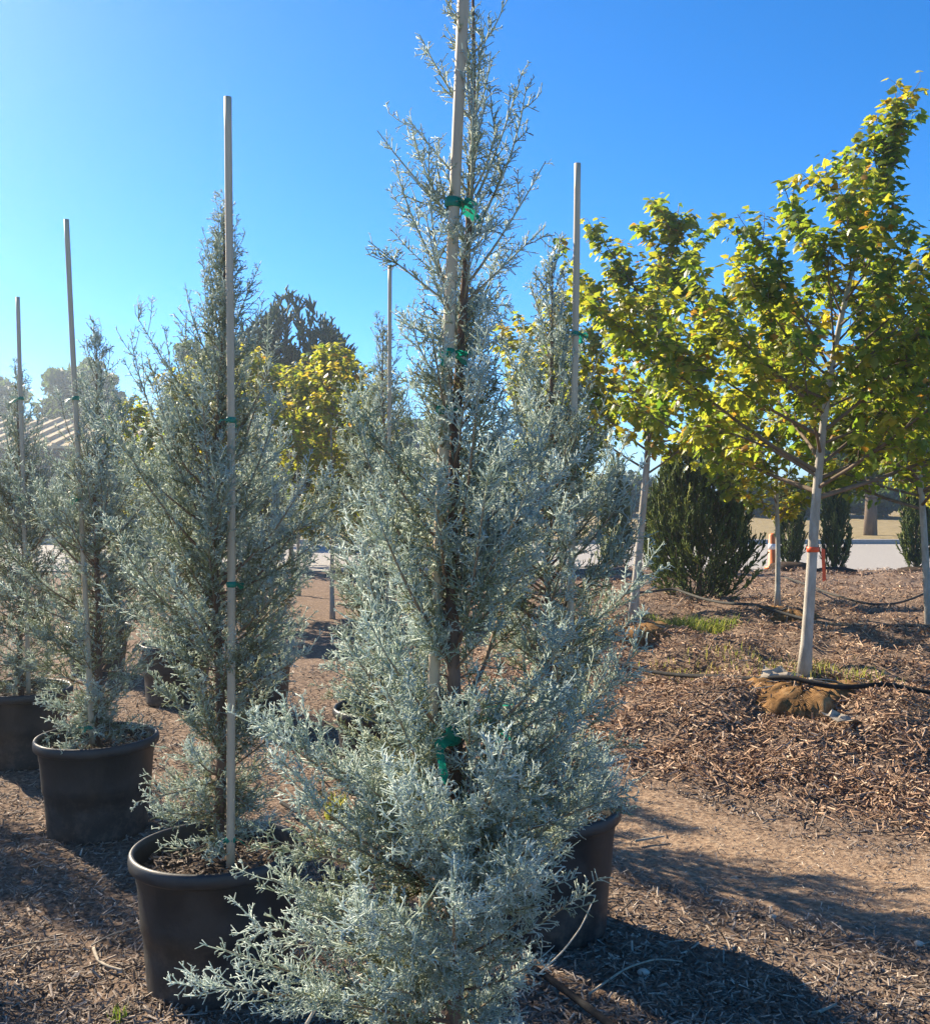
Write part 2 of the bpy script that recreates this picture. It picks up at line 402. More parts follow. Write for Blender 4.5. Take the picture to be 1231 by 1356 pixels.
def cypress_meshes(name, H, prof, n1, thick=1.0, sp3=.006, sp4=.008, lean=(0, 0), extra=(), z0=.44, sp2=.018, gap=None, topthin=False, topk=.55, topz=1.7, k3=2, low=14):
    """trunk, limbs, crown of one glaucous cypress. prof: list of (z, reach)"""
    zz = np.linspace(.38, H, 14)
    fz = (zz - .38) / (H - .38)
    TR = np.stack([lean[0] * fz + .012 * np.sin(fz * 9), lean[1] * fz + .010 * np.cos(fz * 7), zz], 1)
    rad = .0155 * (1 - fz) ** .8 + .002
    gt = Geo(); gt.curve(TR, rad, 10)
    # limbs
    z = z0 + (H * .985 - z0) * (np.arange(n1) + rng.uniform(-.4, .4, n1)) / n1
    z = np.concatenate([np.clip(z, z0, H * .99), z0 + rng.uniform(-.03, .14, low)])
    if gap is not None: z = z[(z < gap[0]) | (z > gap[1]) | (rng.uniform(size=len(z)) < .2)]
    if topthin: z = z[rng.uniform(size=len(z)) > .45 * smooth(1.6, 1.9, z)]
    n1 = len(z); f = np.clip((z - z0) / (H - z0), 0, 1)
    reach = np.interp(z, [p[0] for p in prof], [p[1] for p in prof]) * rng.uniform(.55, 1.18, n1)
    az = np.arange(n1) * 2.39996 + rng.normal(0, .5, n1)
    e0 = R(-14) + R(30) * smooth(0, .16, f) + R(36) * f + rng.normal(0, .16, n1); e1 = e0 + R(28)
    start = np.stack([np.interp(z, zz, TR[:, i]) for i in range(3)], 1)
    K = 6; s = np.linspace(0, 1, K)
    e = e0[:, None] + (e1 - e0)[:, None] * s[None, :]
    Lp = reach / np.clip(np.cos((e0 + e1) / 2), .3, 1) ** .7
    wob = rng.normal(0, .12, (n1, K)).cumsum(1)
    stp = np.stack([np.cos(e) * np.cos(az[:, None] + wob), np.cos(e) * np.sin(az[:, None] + wob), np.sin(e)], -1) * (Lp / (K - 1))[:, None, None]
    P1 = start[:, None, :] + np.concatenate([np.zeros((n1, 1, 3)), stp[:, 1:].cumsum(1)], 1)
    for (tip, zs, sag) in extra:
        st = np.array([np.interp(zs, zz, TR[:, 0]), np.interp(zs, zz, TR[:, 1]), zs]); tip = np.asarray(tip, float)
        c = st[None] + (tip - st)[None] * s[:, None]
        c[:, 2] += sag * 4 * s * (1 - s)
        P1 = np.concatenate([P1, c[None]])
    # short inner shoots hide the stem
    ns = int(70 * (H - z0)); zs = rng.uniform(z0, H * .8, ns); a_ = rng.uniform(0, 2 * np.pi, ns); ln = rng.uniform(.05, .15, ns)
    st = np.stack([np.interp(zs, zz, TR[:, i]) for i in range(3)], 1); es = rng.normal(.55, .25, ns)
    dd = np.stack([np.cos(a_) * np.cos(es), np.sin(a_) * np.cos(es), np.sin(es)], 1)
    P1 = np.concatenate([P1, st[:, None] + s[None, :, None] * (dd * ln[:, None])[:, None]])
    n1 = len(P1); L1 = polylen(P1)
    gl = Geo()
    zl = P1[:, 0, 2]; r_b = .0014 + .0068 * L1
    for k in range(K - 1):
        f0, f1 = k / (K - 1), (k + 1) / (K - 1)
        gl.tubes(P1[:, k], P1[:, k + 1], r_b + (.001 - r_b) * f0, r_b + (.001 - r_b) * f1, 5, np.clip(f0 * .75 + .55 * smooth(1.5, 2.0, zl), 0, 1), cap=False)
    g = Geo()
    tone1 = rng.normal(0, .13, n1)
    def len2(t, L, n): return np.minimum((.36 * L * (1 - .72 * t) + .022) * rng.uniform(.5, 1.3, n), .17)
    P2, i2, t2 = grow(P1, sp2, .10, .72, .2, len2, 4, .5, up=.12)
    zk = P2[:, 0, 2]; keep = rng.uniform(size=len(zk)) > topk * smooth(topz - .15, topz + .25, zk)
    P2, i2, t2 = P2[keep], i2[keep], t2[keep]
    # leader and limb tips carry sprays as well
    lead = TR[None, -6:]
    Pl, il, tl = grow(lead, .02, .0, .6, .2, lambda t, L, n: rng.uniform(.03, .10, n) * (1.15 - t), 4, .5)
    tip1 = P1[:, 1:]
    def len3(t, L, n): return (.014 + .022 * rng.uniform(0, 1, n)) * (1.1 - .45 * t) * thick ** .5
    out2 = np.clip(t2, 0, 1)
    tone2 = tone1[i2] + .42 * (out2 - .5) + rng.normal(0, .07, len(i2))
    P2a = np.concatenate([P2, Pl]); tone2 = np.concatenate([tone2, np.full(len(Pl), .12)])
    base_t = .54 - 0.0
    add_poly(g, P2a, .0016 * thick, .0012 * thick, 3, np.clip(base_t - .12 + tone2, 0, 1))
    P3, i3, t3 = grow(P2a, sp3, .05, .98, .22, len3, k3, .25)
    P3b, i3b, t3b = grow(tip1, sp3 * .95, .05, .95, .2, lambda t, L, n: 1.25 * len3(t, L, n), k3, .25)
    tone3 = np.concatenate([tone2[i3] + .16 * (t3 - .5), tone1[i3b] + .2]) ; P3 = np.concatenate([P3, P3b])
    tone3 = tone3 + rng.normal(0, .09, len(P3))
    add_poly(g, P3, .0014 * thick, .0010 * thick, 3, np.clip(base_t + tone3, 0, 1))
    P4, i4, t4 = grow(P3, sp4, .15, .95, .22, lambda t, L, n: L * rng.uniform(.25, .55, n) * (1.15 - .5 * t), 2, .15)
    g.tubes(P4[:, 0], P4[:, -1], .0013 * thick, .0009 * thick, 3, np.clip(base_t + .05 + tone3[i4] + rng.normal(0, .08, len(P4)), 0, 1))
    return gt.mesh(name + '_trunk'), gl.mesh(name + '_limbs'), g.mesh(name + '_crown')

def cypress(parts, label, loc, rz=0, scale=1, tilt=(0, 0)):
    o = thing('cypress_tree', label, 'tree', loc, (tilt[0], tilt[1], rz), scale, 'silvery blue potted cypresses')
    link('trunk', parts[0], M['bark'], o); link('limbs', parts[1], M['twig'], o); link('crown', parts[2], M['cypress'], o)
    return o

# pot
POT_R, POT_H = .262, .437
prof = [(.0, .004), (.205, .004), (.212, .012), (.2135, .03), (.222, .14), (.2275, .20), (.232, .206), (.2345, .25), (.242, .345), (.2445, .350), (.247, .385),
        (.252, .390), (.262, .392), (.2665, .398), (.268, .412), (.2665, .428), (.262, .436), (.255, .4375), (.250, .433), (.247, .42), (.240, .33), (.232, .30)]
g = Geo(); g.lathe(prof, 72); pot_mesh = g.mesh('pot')
g = Geo()
rr = np.linspace(0, .238, 9); sp = [(r, .358 + .015 * math.sin(r * 40) + .02 * (1 - r / .238)) for r in rr]
g.lathe(sp[::-1] if False else sp, 40, wob=1 + .0 * np.arange(40)); soil_mesh = g.mesh('soil')
def soil_chips():
    n = 900; r = .232 * np.sqrt(rng.uniform(0, 1, n)); th = rng.uniform(0, 2 * np.pi, n)
    x, y = r * np.cos(th), r * np.sin(th)
    o = chips('bark_topping', x, y, rng.uniform(.01, .035, n), rng.uniform(.004, .010, n), rng.beta(1.5, 3, n), None, .02, .4, lambda a, b: np.full(len(a), .372), 'chip2')
    me = o.data; bpy.data.objects.remove(o); return me
top_mesh = soil_chips()
def pot(label, loc, rz, s=1.0):
    z = float(height(loc[0], loc[1]))
    o = thing('plant_pot', label, 'pot', (loc[0], loc[1], z - .006), (rng.normal(0, .012), rng.normal(0, .012), rz), s, 'black nursery pots')
    link('shell', pot_mesh, M['pot'], o); link('soil', soil_mesh, M['soil'], o)
    tag(link('bark_topping', top_mesh, M['chip2'], o), kind='stuff')
    return o

# tie: a band and a ragged bow of plastic tape
def tie_mesh(seed):
    r = np.random.default_rng(seed); g = Geo()
    g.lathe([(.0150, -.014), (.0175, -.011), (.018, .0), (.0175, .011), (.0150, .014)], 14)
    for k in range(6):
        th = r.uniform(-2.6, -.4) if k % 2 else r.uniform(-2.2, .5)
        d = np.array([math.cos(th), math.sin(th), r.uniform(-.7, .6)]); side = unit(np.cross(d, [0, 0, 1.]) + np.array([0, 0, r.uniform(.4, 1)]))
        L = r.uniform(.025, .055); w = .007; s = np.linspace(0, 1, 6)
        c = np.array([d[0] * .016, d[1] * .016, 0]) + d[None] * (L * s)[:, None] + np.array([0, 0, -1.])[None] * (.02 * s ** 2)[:, None] + side[None] * (.006 * np.sin(s * 7 + k))[:, None]
        Vv = np.concatenate([c - side * w, c + side * w]); i = np.arange(5)
        g.add(Vv, [np.stack([i, i + 1, i + 7, i + 6], 1)])
    return g.mesh('tie')
TIES = [tie_mesh(i) for i in range(3)]
def stake(label, base, top, r, ties):
    base = np.asarray(base, float); top = np.asarray(top, float)
    d = top - base; L = float(np.linalg.norm(d))
    q = Vector(d).to_track_quat('Z', 'Y').to_euler()
    o = thing('support_stake', label, 'stake', tuple(base), q, 1, 'slender tree stakes')
    g = Geo(); n = 26; zz = np.linspace(0, L, n)
    P = np.stack([.0035 * np.sin(zz * 2.1 + L), .003 * np.cos(zz * 1.7), zz], 1)
    g.curve(P, r * (1.06 - .12 * zz / L) * (1 + .02 * rng.normal(size=n)), 12)
    link('pole', g.mesh('pole'), M['stake'], o)
    for i, z in enumerate(ties):
        big = .655 < z < .69 and r < .011
        link('tie', TIES[i % 3], M['tie'], o, loc=(0.0035 * math.sin(z * 2.1 + L) + (.045 if z > .68 and big else 0), -.03 if big else 0, z), rot=(0, 0, rng.uniform(-.6, .6)), scale=(1.5, 1.5, 1.3) if big else (.85, .85, .62))
    return o

# ---------- the near cypress (main subject)
D0 = 1.8; ox, oy = (592 - CX) / F * D0, D0
def rel(px, py, D): p = at(px, py, D); return (p[0] - ox, p[1] - oy, p[2])
extra = [(rel(296, 1262, 1.68), .60, -.02), (rel(352, 1165, 1.70), .66, .0), (rel(330, 945, 1.72), .90, -.03), (rel(360, 1000, 1.66), .82, -.02),
         (rel(420, 1330, 1.5), .55, .0), (rel(395, 1090, 1.6), .78, .0), (rel(330, 1230, 1.85), .62, .02),
         (rel(795, 1165, 1.75), .66, -.02), (rel(790, 1010, 1.75), .86, .0),
         (rel(800, 1050, 1.9), .80, .0), (rel(770, 950, 1.65), .95, .0), (rel(470, 1210, 1.42), .62, .0), (rel(600, 1200, 1.36), .62, .0),
         (rel(690, 1150, 1.42), .70, .0), (rel(560, 1060, 1.42), .80, .0), (rel(660, 1020, 1.45), .84, .0),
         (rel(500, 175, 1.8), 1.98, -.01), (rel(722, 215, 1.78), 1.88, -.01), (rel(556, 50, 1.8), 2.18, -.01), (rel(692, 95, 1.8), 2.02, -.02),
         (rel(540, 160, 1.78), 2.05, 0.), (rel(722, 300, 1.8), 1.85, 0.), (rel(488, 320, 1.8), 1.83, 0.), (rel(640, 40, 1.8), 2.12, 0.)]
extra = extra + [((t_[0] + rng.normal(0, .045), t_[1] + rng.normal(0, .05), t_[2] + rng.normal(0, .04)), z_ + rng.normal(0, .03), g_) for (t_, z_, g_) in extra[:7] + extra[8:16] for _ in range(1)]
prof0 = [(.4, .14), (.55, .16), (.72, .27), (.88, .34), (1.1, .33), (1.3, .27), (1.5, .17), (1.68, .13), (1.85, .16), (2.05, .14), (2.2, .10), (2.45, .04)]
A_ = cypress_meshes('near_cypress', 2.46, prof0, 155, .78, .0072, .0074, k3=2, low=3, lean=(.04, .02), extra=extra, gap=(1.08, 1.19), topthin=True, topk=.64, topz=1.72)
cypress(A_, 'nearest tall silvery blue cypress filling the centre of the picture', (ox, oy, 0))
# ---------- second mesh: tree in the nearest left pot
D1 = 3.12
def rel1(px, py, D): p = at(px, py, D); return (p[0] - (285 - CX) / F * D1, p[1] - D1, p[2])
prof1 = [(.4, .18), (.6, .22), (.85, .25), (1.05, .35), (1.25, .37), (1.5, .24), (1.75, .17), (2.0, .11), (2.2, .07), (2.38, .03)]
ex1 = [(rel1(180, 415, 3.1), 1.70, -.02), (rel1(475, 655, 3.1), 1.25, .0), (rel1(150, 800, 3.1), 1.02, .0), (rel1(440, 700, 3.0), 1.2, -.03),
       (rel1(176, 1065, 2.95), .62, .0), (rel1(205, 1100, 2.95), .55, .0), (rel1(345, 350, 3.1), 1.95, 0.), (rel1(268, 345, 3.1), 1.95, 0.), (rel1(360, 1090, 3.0), .6, 0.)]
B_ = cypress_meshes('left_cypress', 2.40, [(a, b_ * 1.12) for a, b_ in prof1], 150, 1.02, .0112, .0108, lean=(.02, 0), extra=ex1, sp2=.022, topk=.55, topz=1.75)
prof2 = [(.4, .20), (.6, .30), (.85, .38), (1.05, .38), (1.3, .31), (1.6, .20), (1.9, .11), (2.15, .06), (2.28, .03)]
C_ = cypress_meshes('row_cypress', 2.28, [(a, b_ * 1.15) for a, b_ in prof2], 140, 1.28, .0140, .0134, sp2=.026, topk=.5, topz=1.7)

def gxy(px, D): return ((px - CX) / F * D, D)
p = gxy(285, D1); cypress(B_, 'lacy blue cypress with the long pale pole in the nearest left pot', (*p, 0))
p = gxy(128, 4.5); cypress(C_, 'hazy blue cypress in the second pot from the left edge', (*p, 0), 1.0, .98)
p = gxy(28, 5.7); cypress(C_, 'hazy blue cypress in the pot cut by the left edge', (*p, 0), 3.1, .97)
p = gxy(728, 3.5); cypress(C_, 'blue cypress just behind and right of the nearest one', (*p, 0), 4.4, 1.02)
p = gxy(510, 5.2); cypress(C_, 'blue cypress right behind the nearest one, seen left of its stem', (*p, 0), 2.0, 1.04)
p = gxy(345, 6.7); cypress(B_, 'blue cypress behind the lacy left one, in the shaded back pot', (*p, 0), 2.6, (1.2, 1.2, .86))
p = gxy(232, 7.4); cypress(C_, 'small blue cypress in the pot with the sunlit left side, back row', (*p, 0), 5.3, (1.15, 1.15, .93))
p = gxy(128, 8.5); cypress(C_, 'farthest blue cypress of the back row, beyond the left pots', (*p, 0), .4, .95)
cypress(B_, 'blue cypress just outside the left edge, nearest of its row', (-3.0, 4.1, 0), 1.3, .98)
cypress(C_, 'blue cypress just outside the left edge, farther back', (-3.55, 5.6, 0), 2.2, 1.0)

pot('black nursery pot under the nearest cypress, cut by the bottom edge', (ox, oy), .3)
pot('nearest left black nursery pot with sunlit left rim', gxy(287, D1), 1.3)
pot('black nursery pot second from the left edge', gxy(128, 4.5), 2.4)
pot('black nursery pot cut by the left edge of the picture', gxy(28, 5.7), .1)
pot('black nursery pot in shade right of the nearest cypress', gxy(722, 3.5), .9)
pot('black nursery pot hidden behind the nearest cypress', gxy(510, 5.2), 4)
pot('black nursery pot seen dark behind the lacy left cypress', gxy(335, 6.7), 5)
pot('small far black pot with a sunlit left side, back row', gxy(232, 7.4), 1)
pot('farthest black pot of the back row', gxy(128, 8.5), 2)
pot('black nursery pot outside the left edge, nearer one', (-3.0, 4.1), 2)
pot('black nursery pot outside the left edge, farther one', (-3.55, 5.6), 2)

DS = 1.76
stake('thick leaning pole tied to the nearest cypress', at(553, 1450, 1.815), at(614, -60, 1.775), .0106, [.66, .685, 1.235, 1.335, 1.60])
stake('tall pale pole of the lacy left cypress', at(305, 1150, D1 - .14), at(304.5, 131, D1 - .1), .0118, [.08, .84, 1.33])
stake('tall pole in the second pot from the left edge', at(120, 985, 4.42), at(91, 292, 4.42), .0118, [.07, 1.08, 1.52])
stake('pole in the pot cut by the left edge', at(36, 920, 5.6), at(26, 394, 5.6), .0118, [1.1, 1.65])
stake('bare pole rising right of the nearest cypress', at(752, 1085, 3.44), at(763, 218, 3.44), .0118, [1.2, 1.66])
stake('thin grey pole left behind the nearest cypress', at(512, 980, 5.1), at(516, 352, 5.1), .0105, [1.3])
stake('short far pole above the far left cypress', at(131, 890, 8.4), at(130, 473, 8.4), .0105, [1.5])
# second loop of tape round the near stem and a blob of it
# ------------------------------------------------------------------ maples
leaf2 = np.array([(0, 0), (.16, -.06), (.42, .02), (.30, .20), (.56, .42), (.32, .46), (.30, .62), (0, 1.0), (-.30, .62), (-.32, .46), (-.56, .42), (-.30, .20), (-.42, .02), (-.16, -.06)])
leaf3 = np.concatenate([leaf2, [[0, .36]]])
def leaves(g, pos, fwd, nor, size, tint, curl=.35):
    N = len(pos); fwd = unit(fwd); sd = unit(np.cross(fwd, nor)); nor = np.cross(sd, fwd)
    x = leaf3[:, 0]; y = leaf3[:, 1]; zc = -curl * np.abs(x) * .9 - curl * .6 * y ** 2
    zc = zc[None, :] * rng.uniform(.3, 1.6, N)[:, None]
    V = pos[:, None] + size[:, None, None] * (sd[:, None] * x[None, :, None] + fwd[:, None] * y[None, :, None] + nor[:, None] * zc[:, :, None])
    n = len(leaf3); b = np.arange(N)[:, None] * n; T = []
    for i in range(n - 1):
        T.append(b + np.array([[n - 1, i, (i + 1) % (n - 1)]]))
    g.add(V, [np.concatenate(T)], np.repeat(tint, n))

def maple_meshes(name, trunk, r0, prof, nlimb, zc0, leafn, size, tone=0.0, extra=()):
    """trunk: polyline relative to base; prof: (z, reach)"""
    trunk = np.asarray(trunk, float); K = 18
    tz = np.linspace(0, trunk[-1, 2], K)
    TR = np.stack([np.interp(tz, trunk[:, 2], trunk[:, i]) for i in range(3)], 1)
    for _ in range(2): TR[1:-1] = .25 * TR[:-2] + .5 * TR[1:-1] + .25 * TR[2:]
    H = tz[-1]; rad = r0 * (1 - .93 * (tz / H) ** 1.25); rad[0] *= 1.35; rad[1] *= 1.05
    gt = Geo(); gt.curve(TR, rad, 12)
    z = zc0 + (H * .96 - zc0) * (np.clip(np.arange(nlimb) + rng.uniform(-.3, .3, nlimb), 0, None) / nlimb) ** 1.1
    z = np.clip(z, zc0, H * .97)
    reach = np.interp(z, [p[0] for p in prof], [p[1] for p in prof]) * rng.uniform(.75, 1.15, nlimb)
    az = np.arange(nlimb) * 2.39996 + rng.normal(0, .3, nlimb)
    e0 = R(20) + R(28) * (z - zc0) / (H - zc0) + R(8) * rng.normal(0, 1, nlimb)
    KP = 6; s = np.linspace(0, 1, KP)
    e = e0[:, None] + R(18) * s[None]
    wob = rng.normal(0, .12, (nlimb, KP)).cumsum(1)
    stp = np.stack([np.cos(e) * np.cos(az[:, None] + wob), np.cos(e) * np.sin(az[:, None] + wob), np.sin(e)], -1) * (reach / .72 / (KP - 1))[:, None, None]
    start = np.stack([np.interp(z, TR[:, 2], TR[:, i]) for i in range(3)], 1)
    P1 = start[:, None] + np.concatenate([np.zeros((nlimb, 1, 3)), stp[:, 1:].cumsum(1)], 1)
    for tip, zs in extra:
        st = np.array([np.interp(zs, TR[:, 2], TR[:, i]) for i in range(3)])
        P1 = np.concatenate([P1, (st[None] + (np.asarray(tip) - st)[None] * s[:, None] + np.array([0, 0, .06]) * np.sin(s * np.pi)[:, None])[None]])
    L1 = polylen(P1)
    gl = Geo(); add_poly(gl, P1, .003 + .008 * L1, .002, 6)
    P1x = np.concatenate([P1, np.repeat(TR[None, -7:-1], 1, 0)])
    P2, i2, t2 = grow(P1x, .075, .18, .7, .2, lambda t, L, n: (.12 + .30 * L * (1 - .6 * t)) * rng.uniform(.5, 1.2, n), 4, .4, up=.1)
    add_poly(gl, P2, .0032, .0015, 4)
    g = Geo()
    allp = np.concatenate([P2, P1x[:, -4:]])
    L = polylen(allp); w = L / L.sum()
    n = rng.multinomial(leafn, w); idx = np.repeat(np.arange(len(allp)), n)
    t = rng.uniform(0, 1, len(idx)) ** .55
    f = t * 3; k = np.minimum(f.astype(int), 2); ww = (f - k)[:, None]
    A = allp[idx, k]; B = allp[idx, k + 1]; pos = A * (1 - ww) + B * ww
    tan = unit(B - A); a, b = frames(tan)
    out = unit(tan * .5 + a + np.array([0, 0, .15]))
    pl = rng.uniform(.02, .07, len(idx))
    base = pos + out * pl[:, None]
    gl.tubes(pos[::2], base[::2], .0011, .0009, 3, cap=False)
    fwd = unit(out + np.array([0, 0, -.75]) + rng.normal(0, .35, out.shape))
    nor = unit(np.array([0, 0, 1.]) + .9 * out + rng.normal(0, .35, out.shape))
    br = rng.normal(0, .10, len(allp))
    tint = .49 + tone + br[idx] + .10 * (t - .5) + rng.normal(0, .11, len(idx))
    tint = np.where(rng.uniform(size=len(idx)) < .03, .97, np.clip(tint, 0, .9))
    leaves(g, base, fwd, nor, size * rng.uniform(.6, 1.2, len(idx)), tint)
    return gt.mesh(name + '_trunk'), gl.mesh(name + '_limbs'), g.mesh(name + '_crown')

def root_ball_mesh():
    g = Geo(); n = 96
    th = np.arange(n) * 2 * np.pi / n
    wob = 1 + .07 * np.sin(th * 3 + 1) + .05 * np.sin(th * 7) + .035 * np.sin(th * 13 + 2) + .03 * rng.normal(size=n)
    g.lathe([(.30, -.30), (.34, -.22), (.36, -.16), (.37, -.10), (.37, -.05), (.36, -.01), (.34, .02), (.31, .045), (.27, .06), (.22, .07), (.16, .075), (.05, .08), (0.001, .08)], n, wob=wob)
    V = g.V[0]; rr = np.hypot(V[:, 0], V[:, 1]); tt = np.arctan2(V[:, 1], V[:, 0])
    V[:, 2] += .010 * np.sin(tt * 9 + V[:, 2] * 30) * (rr / .37) + .018 * np.sin(V[:, 0] * 23 + 1) * np.sin(V[:, 1] * 19) + .008 * rng.normal(size=len(V)) * (rr > .05)
    V[:, 0] *= 1 + .022 * np.sin(tt * 11 + V[:, 2] * 25); V[:, 1] *= 1 + .022 * np.sin(tt * 11 + V[:, 2] * 25)
    me = g.mesh('root_ball')
    return me
RB = root_ball_mesh()
def rope_mesh():
    g = Geo()
    for k in range(3):
        a = rng.uniform(0, np.pi); s = np.linspace(-1, 1, 16)
        r = .375 * np.sin(np.abs(s) * np.pi / 2) ** .6 * np.sign(s)
        P = np.stack([r * math.cos(a), r * math.sin(a), .085 - .16 * np.abs(s) ** 3 + .012 * np.sin(s * 9 + k)], 1)
        g.curve(P, .004, 6)
    return g.mesh('rope')
ROPE = rope_mesh()
def band_mesh(r):
    g = Geo(); g.lathe([(r, -.016), (r + .002, -.015), (r + .002, .015), (r, .016)], 18); return g.mesh('marking_tape')
def maple(parts, label, loc, rz=0, scale=1, ball=True, tape=None, sink=0.03):
    z = float(height(loc[0], loc[1])) + .02 - sink
    o = thing('maple_tree', label, 'tree', (loc[0], loc[1], z), (0, 0, rz), scale, 'young maples turning yellow')
    link('trunk', parts[0], M['maple_bark'], o); link('limbs', parts[1], M['oak_bark'], o); link('crown', parts[2], M['maple'], o)
    if ball:
        b = link('root_ball', RB, M['burlap'], o, loc=(-.06, -.14, -.085), rot=(.10, 0, 0)); link('rope', ROPE, M['stick'], b)
    if tape:
        z_, x_, r_ = tape
        t = link('marking_tape', band_mesh(r_), M['tape'], o, loc=(x_, 0, z_))
        gg = Geo(); Vv = [(r_ + .012, -.01, .01), (r_ + .035, -.012, .0), (r_ + .033, -.02, -.09), (r_ + .04, -.02, -.19), (r_ + .018, -.02, -.2), (r_ + .014, -.018, -.09)]
        gg.add(Vv, [[(0, 1, 2, 5)], [(5, 2, 3, 4)]]); link('tape_tail', gg.mesh('tape_tail', False), M['tape'], t)
    return o

def mrel(px, py, D, base): p = at(px, py, D); return [p[0] - base[0], p[1] - base[1], p[2] - base[2]]
bx, by = 2.11, 6.25; bz = float(height(bx, by)) - .01; b = (bx, by, bz)
tr = [[0, 0, 0]] + [mrel(*q, 6.25, b) for q in [(1072, 800), (1080, 650), (1096, 500), (1120, 380), (1155, 250), (1192, 150)]]
MA = maple_meshes('front_maple', tr, .036, [(1.1, 1.12), (1.6, .82), (2.2, .50), (2.8, .28), (3.4, .10)], 46, 1.12, 10500, .058, -.02,
                  [(mrel(1190, 140, 6.2, b), 2.9), (mrel(985, 300, 6.2, b), 1.9), (mrel(905, 560, 6.2, b), 1.25)])
maple(MA, 'large yellow green maple with orange tape on its pale trunk', (bx, by), tape=(.80, .052, .036))
bx, by = 1.52, 9.1; bz = float(height(bx, by)) - .01; b = (bx, by, bz)
tr = [[0, 0, 0]] + [mrel(*q, 9.1, b) for q in [(843, 760), (854, 640), (862, 540), (872, 430), (890, 330), (898, 270)]]
MB = maple_meshes('leaning_maple', tr, .040, [(1.35, .84), (2.0, .72), (2.6, .50), (3.2, .28), (3.9, .10)], 36, 1.32, 5200, .074, .02,
                  [(mrel(785, 305, 9.1, b), 2.6), (mrel(745, 350, 9.0, b), 2.3)])
maple(MB, 'yellow leaved maple with a leaning pale trunk beside the dark evergreen', (bx, by), tape=None)
tr = [[0, 0, 0], [.02, 0, .8], [-.03, .02, 1.6], [.03, 0, 2.4], [0, 0, 3.1], [.08, 0, 3.7]]
MC = maple_meshes('row_maple', tr, .032, [(1.1, .45), (1.6, .75), (2.2, .80), (2.8, .55), (3.4, .22)], 36, 1.02, 5000, .078, .10)
maple(MC, 'small yellow maple with the thinnest trunk, back row', (3.42, 11.0), 1.0, .92)
maple(MA, 'green maple with its trunk at the right edge', (4.35, 9.4), 2.4, 1.02)
maple(MC, 'yellow maple showing behind the bare right pole', gxy(745, 12.0), 2.0, .98)
maple(MC, 'yellow green maple between the dark cedar and the nearest cypress', gxy(440, 12.5), 4.0, .92, ball=False)
maple(MC, 'orange flecked maple behind the lacy left cypress', gxy(335, 13.2), .4, .92, ball=False)
maple(MC, 'yellow green maple low between the left poles and the cedar', gxy(270, 13.0), 3.3, .9, ball=False)
maple(MC, 'yellow green maple far behind, left of the nearest cypress', gxy(395, 15.5), 1.9, .95, ball=False)
maple(MB, 'pale yellow maple right of the shed roof', gxy(196, 12.0), 2.7, .72, ball=False)
maple(MC, 'low yellow maple in front of the shed end', gxy(150, 15.5), 5.2, .68, ball=False)
maple(MB, 'yellow maple at the right edge behind the front one', gxy(1270, 12.0), 1.4, .85)

# ------------------------------------------------------------------ evergreens
def plume_meshes(name, H, W, nplume, nspike, spike=.05, thick=.004, base=.12, shape=1.0, lo=.0, hi=1.0, lightside=0):
    """upright shrub of feathery plumes"""
    g = Geo(); gs = Geo()
    gs.curve([[0, 0, -.08], [0, 0, H * .3], [.01, 0, H * .75]], [.04, .03, .008], 8)
    az = rng.uniform(0, 2 * np.pi, nplume); f = rng.uniform(0, 1, nplume)
    zb = base + (H * .72 - base) * f ** .9
    # envelope: rounded column
    def env(z): q = np.clip(z / H, 0, 1); return W * np.clip((q + .12) * 3.2, 0, 1) ** .6 * np.clip(1 - q ** shape, .01, 1) ** .55
    rb = env(zb) * rng.uniform(.1, .55, nplume)
    zt = np.minimum(zb + rng.uniform(.18, .36, nplume) * H, H * rng.uniform(.74, 1.10, nplume))
    rt = env(zt) * rng.uniform(.7, 1.08, nplume)
    da = rng.normal(0, .25, nplume)
    S = np.stack([rb * np.cos(az), rb * np.sin(az), zb], 1); E = np.stack([rt * np.cos(az + da), rt * np.sin(az + da), zt], 1)
    C = (S + E) / 2 + np.stack([np.cos(az), np.sin(az), 0 * az], 1) * (.22 * W)
    s = np.linspace(0, 1, 6)[None, :, None]
    P = S[:, None] * (1 - s) ** 2 + 2 * C[:, None] * s * (1 - s) + E[:, None] * s ** 2
    L = polylen(P); tot = L.sum()
    tone = rng.normal(.42, .16, nplume)
    Q, i, t = grow(P, tot / nspike, .02, .55, .2, lambda t, L, n: spike * rng.uniform(.5, 1.4, n) * (1.2 - .6 * t), 2, .3, up=.25)
    tn = tone[i] + .25 * (t - .5) + rng.normal(0, .1, len(i))
    g.tubes(Q[:, 0], Q[:, 1], thick, thick * .45, 3, np.clip(tn, 0, 1), cap=False)
    Q2, i2, t2 = grow(Q, spike * .38, .15, .6, .2, lambda t, L, n: L * rng.uniform(.35, .7, n), 2, .3)
    g.tubes(Q2[:, 0], Q2[:, 1], thick * .85, thick * .4, 3, np.clip(tn[i2] + rng.normal(0, .08, len(i2)), 0, 1), cap=False)
    add_poly(gs, P, .005, .002, 4)
    return gs.mesh(name + '_stems'), g.mesh(name + '_crown')
def evergreen(parts, name, label, loc, rz=0, scale=1, mat_='evergreen', group=None):
    o = thing(name, label, 'shrub', (loc[0], loc[1], float(height(*loc)) - .02), (0, 0, rz), scale, group)
    link('stems', parts[0], M['oak_bark'], o); link('crown', parts[1], M[mat_], o)
    return o
SH = plume_meshes('bushy', 2.15, .86, 420, 7500, .10, .010, -.05, 1.7)
evergreen(SH, 'juniper_shrub', 'broad dark green juniper bush behind the leaning maple', gxy(926, 13.2), .5, (1.05, 1.05, 1.1))
CO = plume_meshes('column', 2.0, .30, 150, 4000, .08, .010, -.05, 3.2)
cg = 'columnar evergreens at the road edge'
